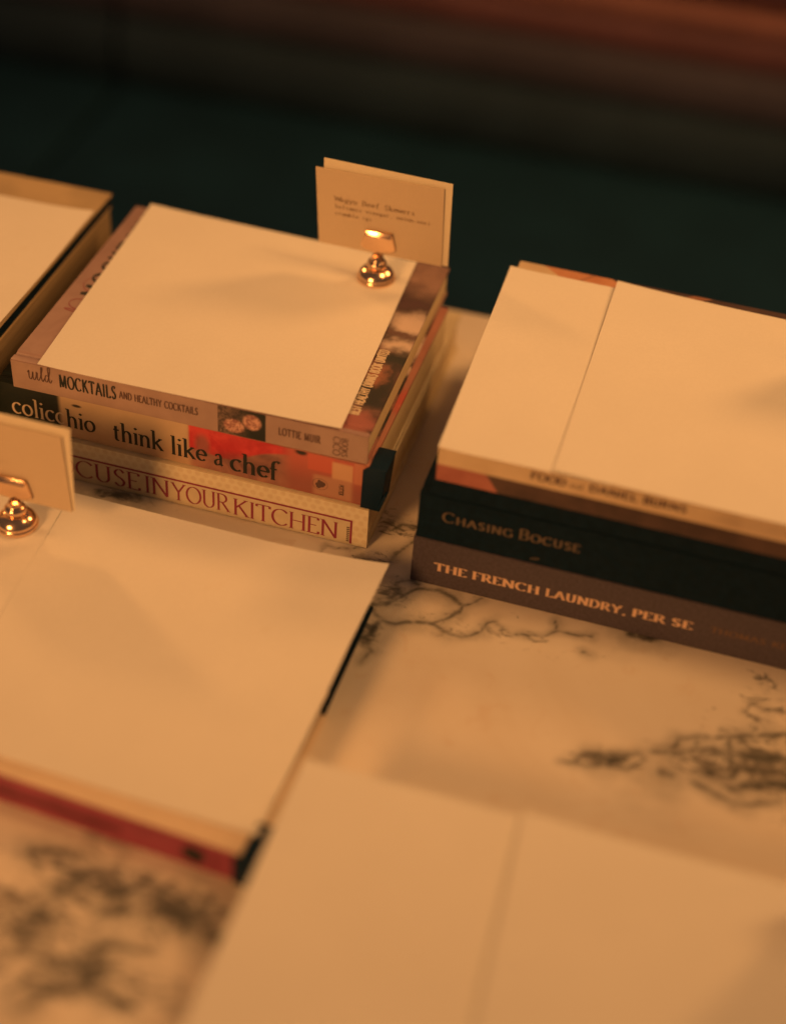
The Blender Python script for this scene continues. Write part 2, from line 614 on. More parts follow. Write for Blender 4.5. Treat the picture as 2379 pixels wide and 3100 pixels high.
def mock_spine():
    g = G('taupe spine with rose picture')
    x, y, z = g.xyz()
    n = g.noise(40, 4)
    base = g.mix(g.ramp(n, .3, .7), (.36, .255, .235), (.43, .31, .28))
    nn = g.noise(330, 4, .6, dist=1.0)
    pic = g.mix(g.ramp(x, .146, .162), g.mix(g.ramp(nn, .35, .7), (.06, .045, .045), (.26, .18, .15)), (.018, .024, .024))
    for cx, cz, rx, rz in ((.1497, .0075, .0068, .0052), (.1615, .0130, .0060, .0058)):
        rose = g.mix(g.ramp(nn, .38, .62), (.30, .13, .12), (.66, .40, .33))
        pic = g.mix(g.spot(x, z, cx, cz, rx, rz, .18), pic, rose)
    f = g.band(x, .1390, .1705, .00025)
    col = g.mix(f, base, pic)
    return g.fin(col, .45, spec=.4)


def think_spine():
    g = G('jacket spine with tomato picture')
    x, y, z = g.xyz()
    # local x = world x + 0.014 ; local z = world z - 0.0325
    n = g.noise(60, 4, .6, dist=.8)
    base = g.mix(g.ramp(n, .3, .7), (.52, .37, .245), (.62, .47, .33))
    plate = g.mix(g.ramp(z, .004, .022), (.50, .33, .22), (.56, .43, .30))
    col = g.mix(g.ramp(n, .25, .8, 0.0, .6), plate, base)
    # brush mark
    col = g.mix(g.spot(x, z, .0565, .0268, .0032, .0011, .4), col, (.05, .04, .035))
    # dark left end
    col = g.mix(g.ramp(x, .0425, .0465, 1.0, 0.0), col, (.012, .020, .019))
    # tomato
    warm = g.mix(g.ramp(n, .3, .7), (.27, .135, .125), (.42, .21, .165))
    lower = g.mix(g.ramp(x, .131, .137), col, warm)
    red = g.mix(g.ramp(n, .35, .65), (.50, .035, .05), (.66, .07, .075))
    edge = g.math('ADD', g.ramp(x, .160, .202, .0135, .0285), g.math('MULTIPLY', g.math('SINE', g.math('MULTIPLY', x, 150.0)), .0012))
    m1 = g.math('MULTIPLY', g.ramp(g.math('SUBTRACT', z, edge), -.0012, .0012), g.band(x, .1335, .206, .0012))
    col = g.mix(m1, lower, red)
    dusk = g.mix(g.ramp(n, .35, .65), (.12, .06, .065), (.26, .13, .12))
    col = g.mix(g.math('MULTIPLY', g.spot(x, z, .1425, .0190, .0050, .0080, .5), .75), col, dusk)
    col = g.mix(g.math('MULTIPLY', g.spot(x, z, .1760, .0120, .0260, .0065, .6), .6), col, dusk)
    col = g.mix(g.math('MULTIPLY', g.spot(x, z, .1900, .0205, .0090, .0030, .5), .7), col, dusk)
    right = g.mix(g.ramp(z, .006, .030), (.34, .125, .11), (.52, .14, .115))
    col = g.mix(g.band(x, .1985, .300, .006), col, right)
    col = g.mix(g.spot(x, z, .2085, .0318, .0038, .0022, .5), col, (.03, .03, .03))
    sq = g.math('MULTIPLY', g.band(x, .2130, .2300, .0010), g.band(z, .0200, .0340, .0010))
    col = g.mix(g.math('MULTIPLY', sq, .85), col, (.60, .145, .11))
    sq = g.math('MULTIPLY', g.band(x, .2290, .2425, .0010), g.band(z, .0165, .0300, .0012))
    col = g.mix(g.math('MULTIPLY', sq, .9), col, (.66, .42, .27))
    sq = g.math('MULTIPLY', g.band(x, .2170, .2425, .0020), g.band(z, .0010, .0170, .0016))
    col = g.mix(g.math('MULTIPLY', sq, .75), col, (.52, .31, .22))
    sq = g.math('MULTIPLY', g.ramp(x, .2425, .2440), g.ramp(z, .0150, .0175))
    col = g.mix(sq, col, (.56, .23, .165))
    return g.fin(col, .32, spec=.45)


def jacket_cover():
    g = G('salmon jacket with dark end')
    x, y, z = g.xyz()
    n = g.noise(30, 4)
    n2 = g.noise(70, 3)
    col = g.mix(g.ramp(n, .3, .7), (.43, .195, .155), (.52, .24, .185))
    col = g.mix(g.math('MULTIPLY', g.spot(x, y, .2535, .072, .006, .012, .6), .7), col, (.66, .10, .09))
    col = g.mix(g.ramp(n2, .55, .75, 0.0, .35), col, (.66, .36, .24))
    col = g.mix(g.ramp(x, .0425, .0465, 1.0, 0.0), col, (.012, .020, .019))
    return g.fin(col, .4, spec=.4)


def boc_spine():
    g = G('cream spine with hexagon pattern')
    x, y, z = g.xyz()
    k = 2 * PI / .0058
    def wav(a, b):
        return g.math('COSINE', g.math('ADD', g.math('MULTIPLY', x, k * a), g.math('MULTIPLY', z, k * b)))
    hx = g.math('ADD', g.math('ADD', wav(1, .58), wav(1, -.58)), wav(0, 1.16))
    e = g.ramp(hx, -1.2, 1.4, 0.0, .8)
    n = g.noise(120, 3)
    a = g.mix(g.ramp(n, .3, .7), (.80, .73, .56), (.86, .79, .62))
    b = g.mix(g.ramp(n, .3, .7), (.72, .62, .45), (.78, .68, .50))
    col = g.mix(e, a, b)
    inner = g.math('MULTIPLY', g.ramp(z, .0200, .0206, 1.0, 0.0), g.ramp(x, .2488, .2492, 1.0, 0.0))
    panel = g.mix(g.ramp(n, .3, .7), (.66, .58, .44), (.72, .64, .49))
    col = g.mix(inner, col, panel)
    return g.fin(col, .5, spec=.35)


def boc_cover():
    g = G('cream cover')
    n = g.noise(50, 4)
    return g.fin(g.mix(g.ramp(n, .3, .7), (.60, .51, .35), (.70, .61, .44)), .5, spec=.35)


def beer_jacket(kind):
    """geometric jacket: cream, orange and dark brown fields with slanting borders"""
    g = G('geometric jacket ' + kind)
    x, y, z = g.xyz()
    n = g.noise(45, 4)
    cream = g.mix(g.ramp(n, .3, .7), (.60, .47, .32), (.68, .55, .39))
    dark = g.mix(g.ramp(n, .3, .7), (.055, .035, .035), (.10, .062, .056))
    if kind == 'spine':
        orange = g.mix(g.ramp(n, .3, .7), (.34, .115, .10), (.44, .17, .14))
        s = g.math('ADD', x, g.math('MULTIPLY', z, .70))
        low = g.mix(g.ramp(s, .0378, .0386), orange, dark)
        col = g.mix(g.ramp(z, .0116, .0126), low, cream)
        grey = g.mix(g.ramp(n, .3, .7), (.40, .30, .22), (.52, .40, .29))
        col = g.mix(g.math('MULTIPLY', g.spot(x, z, .186, .0185, .022, .005, .4), .6), col, grey)
    else:
        orange = g.mix(g.ramp(n, .3, .7), (.50, .22, .12), (.60, .30, .17))
        s = g.math('ADD', x, g.math('MULTIPLY', g.math('SUBTRACT', y, .2196), 1.2))
        col = g.mix(g.ramp(s, .0165, .0175), cream, orange)
        col = g.mix(g.ramp(s, .0635, .0645), col, dark)
        col = g.mix(g.math('MULTIPLY', g.band(g.math('SUBTRACT', x, g.math('MULTIPLY', y, .8)), -.125, -.122, .0004), .5), col, (.25, .13, .09))
        col = g.mix(g.band(g.math('SUBTRACT', x, g.math('MULTIPLY', y, 1.5)), -.208, -.196, .0005), col, g.mix(.5, orange, dark))
    return g.fin(col, .42, spec=.4)


# ------------------------------------------------------------------ room
FLOOR_Z = -0.745
fl = link('floor', box_mesh('floor', (-4, -3, FLOOR_Z - .05), (4, 4, FLOOR_Z)), floor_mat())
structure(fl)

bench = empty('banquette', (0.1, 1.10, FLOOR_Z))
tag(bench, 'long dark leather banquette with rolled back cushions behind the marble table', 'bench')
Zs = -0.30 - FLOOR_Z
link('base', box_mesh('base', (-2.2, -.40, 0), (2.2, .42, Zs - .10), .006), M['leather'], bench)
for x0, x1 in ((-2.2, -.524), (-.516, 2.2)):
    link('seat_cushion', box_mesh('seat_cushion', (x0, -.44, Zs - .098), (x1, .045, Zs), .012, 4), M['leather'], bench)


def roll_mesh(x0, x1, z0, z1, depth, y0):
    prof = []
    n = 16
    for i in range(n + 1):
        t = i / n
        zz = z0 + (z1 - z0) * t
        prof.append((y0 - depth * (math.sin(PI * t) ** .55 if 0 < t < 1 else 0), zz))
    prof += [(y0 + .12, z1), (y0 + .12, z0)]
    me = prism_mesh('back_roll', prof, 0, x0, x1)
    smooth(me, 60)
    return me


lv = [(-.30, -.205, 'shaded_leather', .020), (-.204, -.139, 'dusk', .012), (-.138, -.094, 'lit_leather', .008), (-.093, -.066, 'bright_lit_leather', .008), (-.058, .06, 'lit_leather', .014), (.065, .24, 'lit_leather', .02)]  # tone of each roll paints the lit and shaded bands of the back
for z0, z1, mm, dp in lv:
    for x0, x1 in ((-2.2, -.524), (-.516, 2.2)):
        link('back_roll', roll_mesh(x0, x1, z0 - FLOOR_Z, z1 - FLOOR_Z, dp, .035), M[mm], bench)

# ------------------------------------------------------------------ marble table
VEINS = [
 (.0016, [(.257,-.052),(.267,-.048),(.275,-.037),(.283,-.030),(.295,-.028),(.304,-.030),(.311,-.035)]),
 (.0012, [(.260,-.056),(.268,-.062),(.277,-.063),(.284,-.058),(.290,-.057),(.297,-.056),(.303,-.059),(.311,-.062),(.317,-.061),(.322,-.058),(.327,-.053),(.329,-.045),(.333,-.040)]),
 (.0010, [(.297,-.056),(.304,-.049),(.311,-.042),(.312,-.035),(.316,-.030),(.321,-.025)]),
 (.0009, [(.333,-.040),(.338,-.046),(.344,-.049),(.354,-.047),(.363,-.044),(.370,-.037),(.368,-.029)]),
 (.0007, [(.370,-.037),(.379,-.037),(.394,-.035)]),
 (.0020, [(.267,-.042),(.270,-.036),(.266,-.029),(.274,-.024),(.281,-.026)]),
 (.0014, [(.257,-.013),(.261,.002),(.265,.011),(.267,.016)]),
 (.0018, [(.241,-.013),(.247,-.015),(.254,-.016),(.251,-.020)]),
 (.0016, [(.248,.019),(.254,.027),(.261,.028),(.264,.026)]),
 (.0016, [(.268,-.062),(.265,-.077),(.260,-.081)]),
 (.0014, [(.394,-.138),(.400,-.136),(.406,-.126),(.417,-.124),(.433,-.121),(.437,-.125),(.428,-.134),(.419,-.134),(.411,-.135),(.400,-.136)]),
 (.0022, [(.419,-.134),(.419,-.128),(.433,-.121)]),
 (.0020, [(.440,-.117),(.451,-.111),(.454,-.101),(.466,-.095),(.475,-.095),(.484,-.090),(.501,-.083),(.520,-.078)]),
 (.0022, [(.451,-.114),(.465,-.106),(.476,-.102),(.484,-.104),(.487,-.109)]),
 (.0018, [(.466,-.095),(.464,-.103)]),
 (.0024, [(.483,-.091),(.485,-.103),(.496,-.102),(.512,-.098)]),
 (.0038, [(.447,-.132),(.454,-.132)]),
 (.0022, [(.474,-.122),(.486,-.121),(.492,-.112),(.510,-.110)]),
 (.0020, [(.465,-.132),(.476,-.135),(.487,-.138),(.497,-.136),(.515,-.13)]),
 (.0034, [(.486,-.129),(.503,-.120),(.52,-.115)]),
 (.0034, [(.418,-.026),(.425,-.027),(.432,-.025)]),
 (.0010, [(.390,-.051),(.3945,-.0525)]),
 (.0028, [(.139,-.286),(.152,-.282),(.162,-.275)]),
 (.0030, [(.162,-.267),(.182,-.266)]),
 (.0026, [(.160,-.305),(.169,-.291),(.179,-.285)]),
 (.0028, [(.187,-.298),(.196,-.294),(.204,-.278)]),
 (.0030, [(.188,-.306),(.200,-.303)]),
 (.0080, [(.221,-.297),(.231,-.299)]),
 (.0052, [(.244,-.304),(.250,-.307)]),
 (.0022, [(.153,-.322),(.165,-.318)]), (.0022, [(.158,-.332),(.170,-.329)]),
 (.0026, [(.195,-.324),(.208,-.323),(.223,-.321)]),
 (.0030, [(.175,-.366),(.187,-.355),(.198,-.347),(.202,-.338)]),
 (.0026, [(.202,-.350),(.212,-.353),(.225,-.352)]), (.0034, [(.235,-.348),(.242,-.348)]),
 (.0030, [(.182,-.343),(.193,-.340),(.204,-.338)]),
 (.0014, [(.213,-.016),(.215,-.009),(.221,-.009),(.235,-.004)]),
 (.0018, [(.235,-.020),(.241,-.015),(.251,-.018),(.254,-.018)]),
 (.0014, [(.258,-.003),(.265,.013),(.268,.022)]),
 (.0050, [(.059,-.009),(.071,-.008),(.084,-.004)]),
 (.0016, [(.262,-.080),(.267,-.090),(.262,-.10)]),
]
BLOT = [(.470,-.114,.026,.016,1.0), (.505,-.108,.034,.030,1.05), (.416,-.129,.020,.0075,1.05), (.266,-.040,.018,.016,.85), (.262,-.076,.010,.014,.95),
        (.225,-.294,.030,.022,1.1), (.185,-.292,.060,.022,.95), (.190,-.342,.060,.026,.98), (.150,-.325,.04,.03,.85), (.246,-.016,.016,.011,.85),
        (.500,-.060,.020,.050,.66), (.254,.024,.022,.014,.85), (.070,-.008,.020,.007,1.0), (.425,-.026,.014,.006,.95), (.33,-.052,.06,.012,.45)]


def table_top():
    def axis(lo, a, b, hi, d, D):
        return np.concatenate([np.arange(lo, a, D), np.arange(a, b, d), np.arange(b, hi, D), [hi]])
    X = axis(-1.0, .02, .56, 1.4, .0016, .06)
    Y = axis(-.75, -.42, .285, .285, .0016, .06)
    X, Y = np.unique(X), np.unique(np.round(Y, 6))
    gx, gy = np.meshgrid(X, Y)
    # waver of the vein paths
    def waver(x, y, s):
        r = np.random.RandomState(s)
        o = np.zeros_like(x)
        for f, a in ((60, 1.0), (130, .6), (290, .4), (620, .22)):
            for _ in range(3):
                t = r.rand() * 2 * PI
                o += a * np.sin(f * (x * np.cos(t) + y * np.sin(t)) + r.rand() * 6.3) / 3
        return o
    px = gx + .0021 * waver(gx, gy, 1)
    py = gy + .0021 * waver(gx, gy, 2)
    vein = np.zeros_like(gx)
    wob = 1 + .75 * waver(gx, gy, 3)
    wob = np.clip(wob, .2, 2.4)
    for q, (w, pl) in enumerate(VEINS):
        w = w * (1.45 if q < 10 else 1.0)
        for (ax, ay), (bx, by) in zip(pl[:-1], pl[1:]):
            dx, dy = bx - ax, by - ay
            t = np.clip(((px - ax) * dx + (py - ay) * dy) / (dx * dx + dy * dy), 0, 1)
            d = np.hypot(px - ax - t * dx, py - ay - t * dy)
            ww = w * wob
            core = np.clip(1.2 - d / ww, 0, 1) * np.clip(.55 + .5 * wob, 0, 1)
            halo = .46 * np.exp(-(d / (ww * 3.4)) ** 2)
            vein = np.maximum(vein, np.maximum(core, halo))
    blot = np.zeros_like(gx)
    for cx, cy, rx, ry, s in BLOT:
        blot = np.maximum(blot, s * np.exp(-(((px - cx) / rx) ** 2 + ((py - cy) / ry) ** 2)))
    nx, ny = len(X), len(Y)
    top = np.stack([gx.ravel(), gy.ravel(), np.zeros(nx * ny)], 1)
    T = .03
    vs = [tuple(v) for v in top]
    idx = np.arange(nx * ny).reshape(ny, nx)
    fs = np.stack([idx[:-1, :-1], idx[:-1, 1:], idx[1:, 1:], idx[1:, :-1]], -1).reshape(-1, 4).tolist()
    # rim and underside
    b = len(vs)
    x0, x1, y0, y1 = X[0], X[-1], Y[0], Y[-1]
    ring = [idx[0, i] for i in range(nx)] + [idx[j, -1] for j in range(1, ny)] + \
           [idx[-1, i] for i in range(nx - 2, -1, -1)] + [idx[j, 0] for j in range(ny - 2, 0, -1)]
    for i in ring:
        v = vs[i]
        vs.append((v[0], v[1], -T))
    k = len(ring)
    for i in range(k):
        j = (i + 1) % k
        fs.append([int(ring[i]), b + i, b + j, int(ring[j])])
    fs.append([b + i for i in range(k)][::-1])
    me = bpy.data.meshes.new('tabletop')
    me.from_pydata(vs, [], fs)
    me.update()
    for nm, arr in (('vein', vein), ('cloud', blot)):
        at = me.attributes.new(nm, 'FLOAT', 'POINT')
        full = np.zeros(len(vs), dtype=np.float32)
        full[:nx * ny] = arr.ravel()
        at.data.foreach_set('value', full)
    return me


def marble():
    g = G('polished white marble with dark veins')
    a = g.n('ShaderNodeAttribute', attribute_name='vein').outputs['Fac']
    c = g.n('ShaderNodeAttribute', attribute_name='cloud').outputs['Fac']
    n1 = g.noise(7, 5, .6, dist=.8)
    n2 = g.noise(34, 5, .65, dist=1.4)
    n3 = g.noise(120, 4, .6)
    base = g.mix(g.ramp(n1, .35, .7), (.78, .70, .61), (.85, .79, .715))
    base = g.mix(g.math('MULTIPLY', g.ramp(n2, .55, .75), .35), base, (.68, .50, .36))
    # mottled clouds near the vein groups
    n4 = g.noise(1, 5, .62, g.scaled(85, 150, 1), dist=1.1)
    n5 = g.noise(1, 4, .6, g.scaled(38, 62, 1, (3, 7, 0)), dist=1.3)
    f = g.ramp(g.math('ADD', n4, g.math('MULTIPLY', c, .30)), .66, .84)
    base = g.mix(g.math('MULTIPLY', f, .80), base, (.085, .085, .080))
    f2 = g.ramp(g.math('ADD', n5, g.math('MULTIPLY', c, .30)), .66, .92)
    base = g.mix(g.math('MULTIPLY', f2, .62), base, (.24, .21, .185))
    v = g.math('MULTIPLY', a, g.ramp(n3, .25, .6, .55, 1.0), clamp=True)
    col = g.mix(g.math('MULTIPLY', v, .88), base, (.055, .060, .058))
    r = g.ramp(n3, .3, .7, .13, .22)
    return g.fin(col, r, spec=.5)


table = empty('marble_table', (0, 0, 0))
tag(table, 'white marble table with dark veins carrying the book stacks', 'table')
link('tabletop', table_top(), marble(), table)
for x in (-.8, 1.2):
    for y in (-.65, .18):
        link('leg', box_mesh('leg', (x - .025, y - .025, FLOOR_Z), (x + .025, y + .025, -.03), .004), M['black_metal'], table)

# ------------------------------------------------------------------ books
def cover_profile(W, t, z0, groove):
    """board with the hinge groove pressed in behind the spine"""
    if not groove:
        return [(0, z0), (W, z0), (W, z0 + t), (0, z0 + t)]
    d = min(.0009, t * .45)
    return [(0, z0), (W, z0), (W, z0 + t), (.0105, z0 + t), (.0088, z0 + t - d), (.0068, z0 + t - d), (.0052, z0 + t), (0, z0 + t)]


def book(label, corner, L, W, T, rz, top, spine, pages, bottom=None, board=.0028, over=.003, group=None, bow=0.0):
    """spine along local x at y = 0, leaves reaching back along y"""
    o = empty('cookbook', corner, rz)
    tag(o, label, 'book', group)
    bottom = bottom or top
    sp = board * .9
    link('front_cover', prism_mesh('front_cover', [(a + sp * .2, b) for a, b in cover_profile(W - sp * .2, board, T - board, True)], 0, 0, L, .0005), top, o)
    link('back_cover', prism_mesh('back_cover', [(sp * .2, 0), (W, 0), (W, board), (sp * .2, board)], 0, 0, L, .0005), bottom, o)
    # spine: slightly bowed strip
    pr = []
    n = 8
    for i in range(n + 1):
        t = i / n
        pr.append((-bow * math.sin(PI * t), .0003 + (T - .0006) * t))
    pr += [(sp, T - .0003 - board * 1.02), (sp, .0003 + board * 1.02)]
    s = link('spine', prism_mesh('spine', pr, 0, .0002, L - .0002, 0), spine, o)
    link('page_block', box_mesh('page_block', (over, sp + .0004, board + .0001), (L - over, W - over, T - board - .0001), .0006), pages, o)
    return o, s


UX, UZ, UY = (1, 0, 0), (0, 0, 1), (0, 1, 0)
STACK = 'cookbooks stacked on the marble table'

# --- middle stack
bocu, bocu_s = book('cream cookbook with crimson framed lettering, bottom of the stack under the tomato-spined book', (-.0195, .0003, 0.0003), .260, .238, .0323, -.016,
                    boc_cover(), boc_spine(), M['pages'], over=.0020, group=STACK)
flat_rects('frame_line', [(.010, .2497, .0194, .0209), (.2482, .2497, .0013, .0194)], M['ink_red'], bocu_s, 0)
lettering('title_lettering', 'BOCUSE', (.0330, 0, .0038), UX, UZ, .0715, .0138, M['ink_red'], bocu_s, .115, .035, .2, 12, .05)
lettering('title_lettering', 'IN', (.1075, 0, .0038), UX, UZ, .0175, .0138, M['ink_red'], bocu_s, .115, .035, .2, 12, .05)
lettering('title_lettering', 'YOUR', (.1265, 0, .0036), UX, UZ, .0400, .0138, M['ink_red'], bocu_s, .115, .035, .2, 12, .03)
lettering('title_lettering', 'KITCHEN', (.1690, 0, .0028), UX, UZ, .0715, .0134, M['ink_red'], bocu_s, .115, .035, .2, 12, .04)
lettering('publisher_lettering', 'IIIIIIII', (.2460, 0, .0150), (0, 0, -1), UX, .0125, .0019, M['ink_brown'], bocu_s, .2, .12, 0, 12, .08)

think, think_s = book('cookbook with red tomato jacket spine and black lettering, pressed between brown and cream books', (-.0145, .0042, .0328), .2535, .1885, .0330, -.021,
                      jacket_cover(), think_spine(), M['pages'], M['cream_cover'], over=.0010, group=STACK)
lettering('author_lettering', 'colicc', (.0100, 0, .0098), UX, UZ, .0375, .0140, M['ink_cream'], think_s, .12, .05, .18, 15, .03)
lettering('author_lettering', 'hio', (.0485, 0, .0086), UX, UZ, .0203, .0140, M['ink'], think_s, .14, .055, .18, 15, .02)
lettering('title_lettering', 'think', (.0810, 0, .0068), UX, UZ, .0345, .0146, M['ink'], think_s, .14, .055, .18, 15, .02)
lettering('title_lettering', 'like', (.1208, 0, .0062), UX, UZ, .0245, .0146, M['ink'], think_s, .14, .055, .18, 15, .02)
lettering('title_lettering', 'a', (.1502, 0, .0056), UX, UZ, .0066, .0148, M['ink'], think_s, .14, .055, .18, 15, .02)
lettering('title_lettering', 'chef', (.1612, 0, .0046), UX, UZ, .0325, .0150, M['ink'], think_s, .15, .06, .18, 15, .02)
lettering('publisher_lettering', 'POTTER', (.2340, 0, .0132), (0, 0, -1), UX, .0085, .0030, M['ink'], think_s, .2, .12, 0, 12, .08)


def emblem(parent):
    vs, fs = [], []
    rnd = random.Random(8)
    for k in range(9):
        a = k * 2.4
        r = .0024 * math.sqrt(k / 9)
        cx, cz, rr = .2215 + r * math.cos(a), .0098 + r * math.sin(a), .0011 + .0005 * rnd.random()
        b = len(vs)
        for i in range(10):
            t = 2 * PI * i / 10
            q = rr * (1 + .3 * rnd.random())
            vs.append((cx + q * math.cos(t), -.00012 - .000004 * k, cz + q * math.sin(t)))
        fs.append(tuple(range(b, b + 10)))
    L, Rr = ribbon(arc(.2215, .0098, .0050, .0044, 0, 360, 32), lambda d: .00022)
    b = len(vs)
    vs += [(p[0], -.00011, p[1]) for p in L] + [(p[0], -.00011, p[1]) for p in Rr]
    m = len(L)
    fs += [(b + i, b + m + i, b + m + i + 1, b + i + 1) for i in range(m - 1)]
    me = bpy.data.meshes.new('emblem')
    me.from_pydata(vs, [], fs)
    link('emblem', me, M['ink_brown'], parent)


emblem(think_s)

Hm, Tm = .0876, .0216
mock, mock_s = book('taupe cookbook with rose picture on its spine, topmost of its stack', (0, .0012, Hm - Tm), .2365, .2050, Tm, -.006,
                    mock_cover(), mock_spine(), M['pages'], board=.0020, over=.0012, group=STACK)
script_word('title_script', [[(0, .55), (.12, .75), (.10, .2), (.22, .0), (.36, .3), (.42, .7), (.40, .2), (.52, .0), (.66, .35), (.70, .75)],
                             [(.78, .70), (.74, .2), (.84, .02), (1.0, .35)],
                             [(1.0, .35), (1.18, 1.1), (1.10, 1.2), (1.06, .4), (1.16, .0), (1.3, .3)],
                             [(1.62, .55), (1.45, .62), (1.34, .25), (1.46, .02), (1.6, .3), (1.78, 1.2), (1.62, 1.3), (1.66, .3), (1.74, .0), (1.9, .3)]],
            (.0112, 0, .0094), UX, UZ, .0088, M['ink_brown'], mock_s, .03, .11)
lettering('title_lettering', 'MOCKTAILS', (.0328, 0, .0082), UX, UZ, .0385, .0096, M['ink'], mock_s, .24, .07, .16, 8, .14)
lettering('subtitle_lettering', 'AND HEALTHY COCKTAILS', (.0735, 0, .0098), UX, UZ, .0525, .0054, M['ink_brown'], mock_s, .26, .08, .12, 8, .12)
lettering('author_lettering', 'LOTTIE MUIR', (.1790, 0, .0086), UX, UZ, .0270, .0056, M['ink_brown'], mock_s, .26, .09, .12, 8, .16)
lettering('publisher_lettering', 'CICO', (.2143, 0, .0168), (0, 0, -1), UX, .0146, .0046, M['ink_brown'], mock_s, .12, .11, 0, 8, .02)
lettering('publisher_lettering', 'BOOKS', (.2198, 0, .0166), (0, 0, -1), UX, .0142, .0038, M['ink_brown'], mock_s, .15, .13, 0, 8, .04)
mock_cov = [c for c in mock.children if c.name.startswith('front_cover')][0]
lettering('cover_title', 'MOCKTAILS', (.0260, .0830, Tm), UY, (-1, 0, 0), .1180, .0160, M['ink'], mock_cov, .20, .07, .22, 8, .22)
script_word('cover_script', [[(-.2, .1), (.0, 1.15), (.12, 1.1), (.05, .1)], [(.15, .1), (.35, .9), (.85, 1.25), (1.35, .95), (1.4, .2)],
                             [(2.3, .2), (2.7, 1.0), (3.4, 1.3), (4.1, 1.1)]],
            (.0200, .0640, Tm), UY, (-1, 0, 0), .0100, M['ink_pink'], mock_cov, .05, .12)
lettering('cover_quote', 'BEST HEALTHY DRINKS BOOK UNITED', (.2240, .0190, Tm), UY, (-1, 0, 0), .0730, .0062, M['ink_cream'], mock_cov, .36, .2, 0, 8, .10)


# black binder clip squeezed on the tail of the tomato book
def clip(label, corner, rz, T, depth, out):
    """spring steel clip over the tail edge: two arms, a back plate and a standing lower lip"""
    o = empty('binder_clip', corner, rz)
    tag(o, label, 'clip', 'binder clips holding the cookbooks shut')
    t = .0009
    link('upper_arm', box_mesh('upper_arm', (.0042, 0, T + .0002), (out, depth, T + .0002 + t), .0004), M['black_metal'], o)
    link('lower_arm', box_mesh('lower_arm', (.0052, 0, .0002), (out * .80, depth, .0002 + t), .0004), M['black_metal'], o)
    pr = [(out * .80, .0004), (out * .80 - t, .0008), (out - t - .0006, T - .0004), (out - .0006, T)]
    link('back_plate', prism_mesh('back_plate', pr, 1, .0002, depth - .0002), M['black_metal'], o)
    link('end_plate', prism_mesh('end_plate', [(0, .0006), (out * .78, .0006), (out - .0012, T * .62), (out - .001, T + .0008), (.0040, T + .0008), (.0004, T * .93)], 1, -.0002, .0009, .0003), M['black_metal'], o)
    lip = [(out * .70, 0.0012), (out * .80 + .0002, .0012), (out * 1.05, .0140), (out * .93, .0140)]
    link('lower_lip', prism_mesh('lower_lip', lip, 1, -.0010, .0050, .0003), M['black_metal'], o)
    return o


clip('black binder clip on the tomato-spined book resting on the cream cookbook', (.2343, -.0030, .0327), -.021, .0332, .0215, .0158)

# --- stack beside it, bearing two overlapping sheets
th = -.0176
laun, laun_s = book('thick grey-brown cookbook with copper lettering at the bottom of its stack', (.2740, -.0226, .0003), .286, .262, .0365, th,
                    M['taupe'], M['taupe'], M['pages_white'], over=.004, group=STACK)
lettering('title_lettering', 'THE', (0.0151, 0, .0130), UX, UZ, 0.0202, .0062, M['ink_copper'], laun_s, .24, .06, .3, 4, .14)
lettering('title_lettering', 'FRENCH', (0.0396, 0, .0132), UX, UZ, 0.0418, .0062, M['ink_copper'], laun_s, .24, .06, .3, 4, .14)
lettering('title_lettering', 'LAUNDRY,', (0.0858, 0, .0136), UX, UZ, 0.0497, .0062, M['ink_copper'], laun_s, .24, .06, .3, 4, .14)
lettering('title_lettering', 'PER', (0.1398, 0, .0142), UX, UZ, 0.0195, .0060, M['ink_copper'], laun_s, .24, .06, .3, 4, .14)
lettering('title_lettering', 'SE', (0.1636, 0, .0145), UX, UZ, 0.0123, .0058, M['ink_copper'], laun_s, .24, .06, .3, 4, .14)
lettering('author_lettering', 'THOMAS KELLER', (.1870, 0, .0165), UX, UZ, .0640, .0042, M['ink_dim'], laun_s, .2, .1, .2, 4, .14)

chas, chas_s = book('black cookbook with small bronze capitals on its spine', (.2752, -.0222, .0371), .262, .215, .0350, th,
                    M['black'], M['black'], M['pages_tan'], over=.0035, group=STACK)
lettering('title_lettering', 'Chasing', (.0155, 0, .0168), UX, UZ, .0435, .0076, M['ink_bronze'], chas_s, .15, .06, .18, 10, .12, caps_small=.74)
lettering('title_lettering', 'Bocuse', (.0630, 0, .0172), UX, UZ, .0370, .0078, M['ink_bronze'], chas_s, .15, .06, .18, 10, .12, caps_small=.74)
script_word('emblem', [[(0, 0), (.5, .5), (1.2, .75), (2.0, .7), (1.4, .35), (.9, .1)], [(.3, .2), (1.0, .3), (1.7, .35)]],
            (.0715, 0, .0030), UX, UZ, .0028, M['ink_bronze'], chas_s, .12, .2)
dark, dark_s = book('thin plain black cookbook under the geometric jacketed book', (.2815, -.0218, .0724), .250, .215, .0124, th,
                    M['black'], M['black'], M['pages_tan'], board=.002, over=.002, group=STACK)
beer, beer_s = book('geometric jacketed cookbook in cream, orange and brown, topmost under two sheets', (.2840, -.0226, .0851), .262, .2196, .0240, th,
                    beer_jacket('cover'), beer_jacket('spine'), M['pages_white'], board=.0022, over=.002, group=STACK)
lettering('title_lettering', 'FOOD', (.0560, 0, .0168), UX, UZ, .0205, .0052, M['ink_brown'], beer_s, .26, .16, 0, 8, .12)
lettering('title_lettering', 'and', (.0790, 0, .0172), UX, UZ, .0075, .0032, M['ink_brown'], beer_s, .16, .1, 0, 8, .1)
lettering('author_lettering', 'DANIEL BURNS', (.0905, 0, .0172), UX, UZ, .0560, .0052, M['ink_brown'], beer_s, .26, .16, 0, 8, .14)

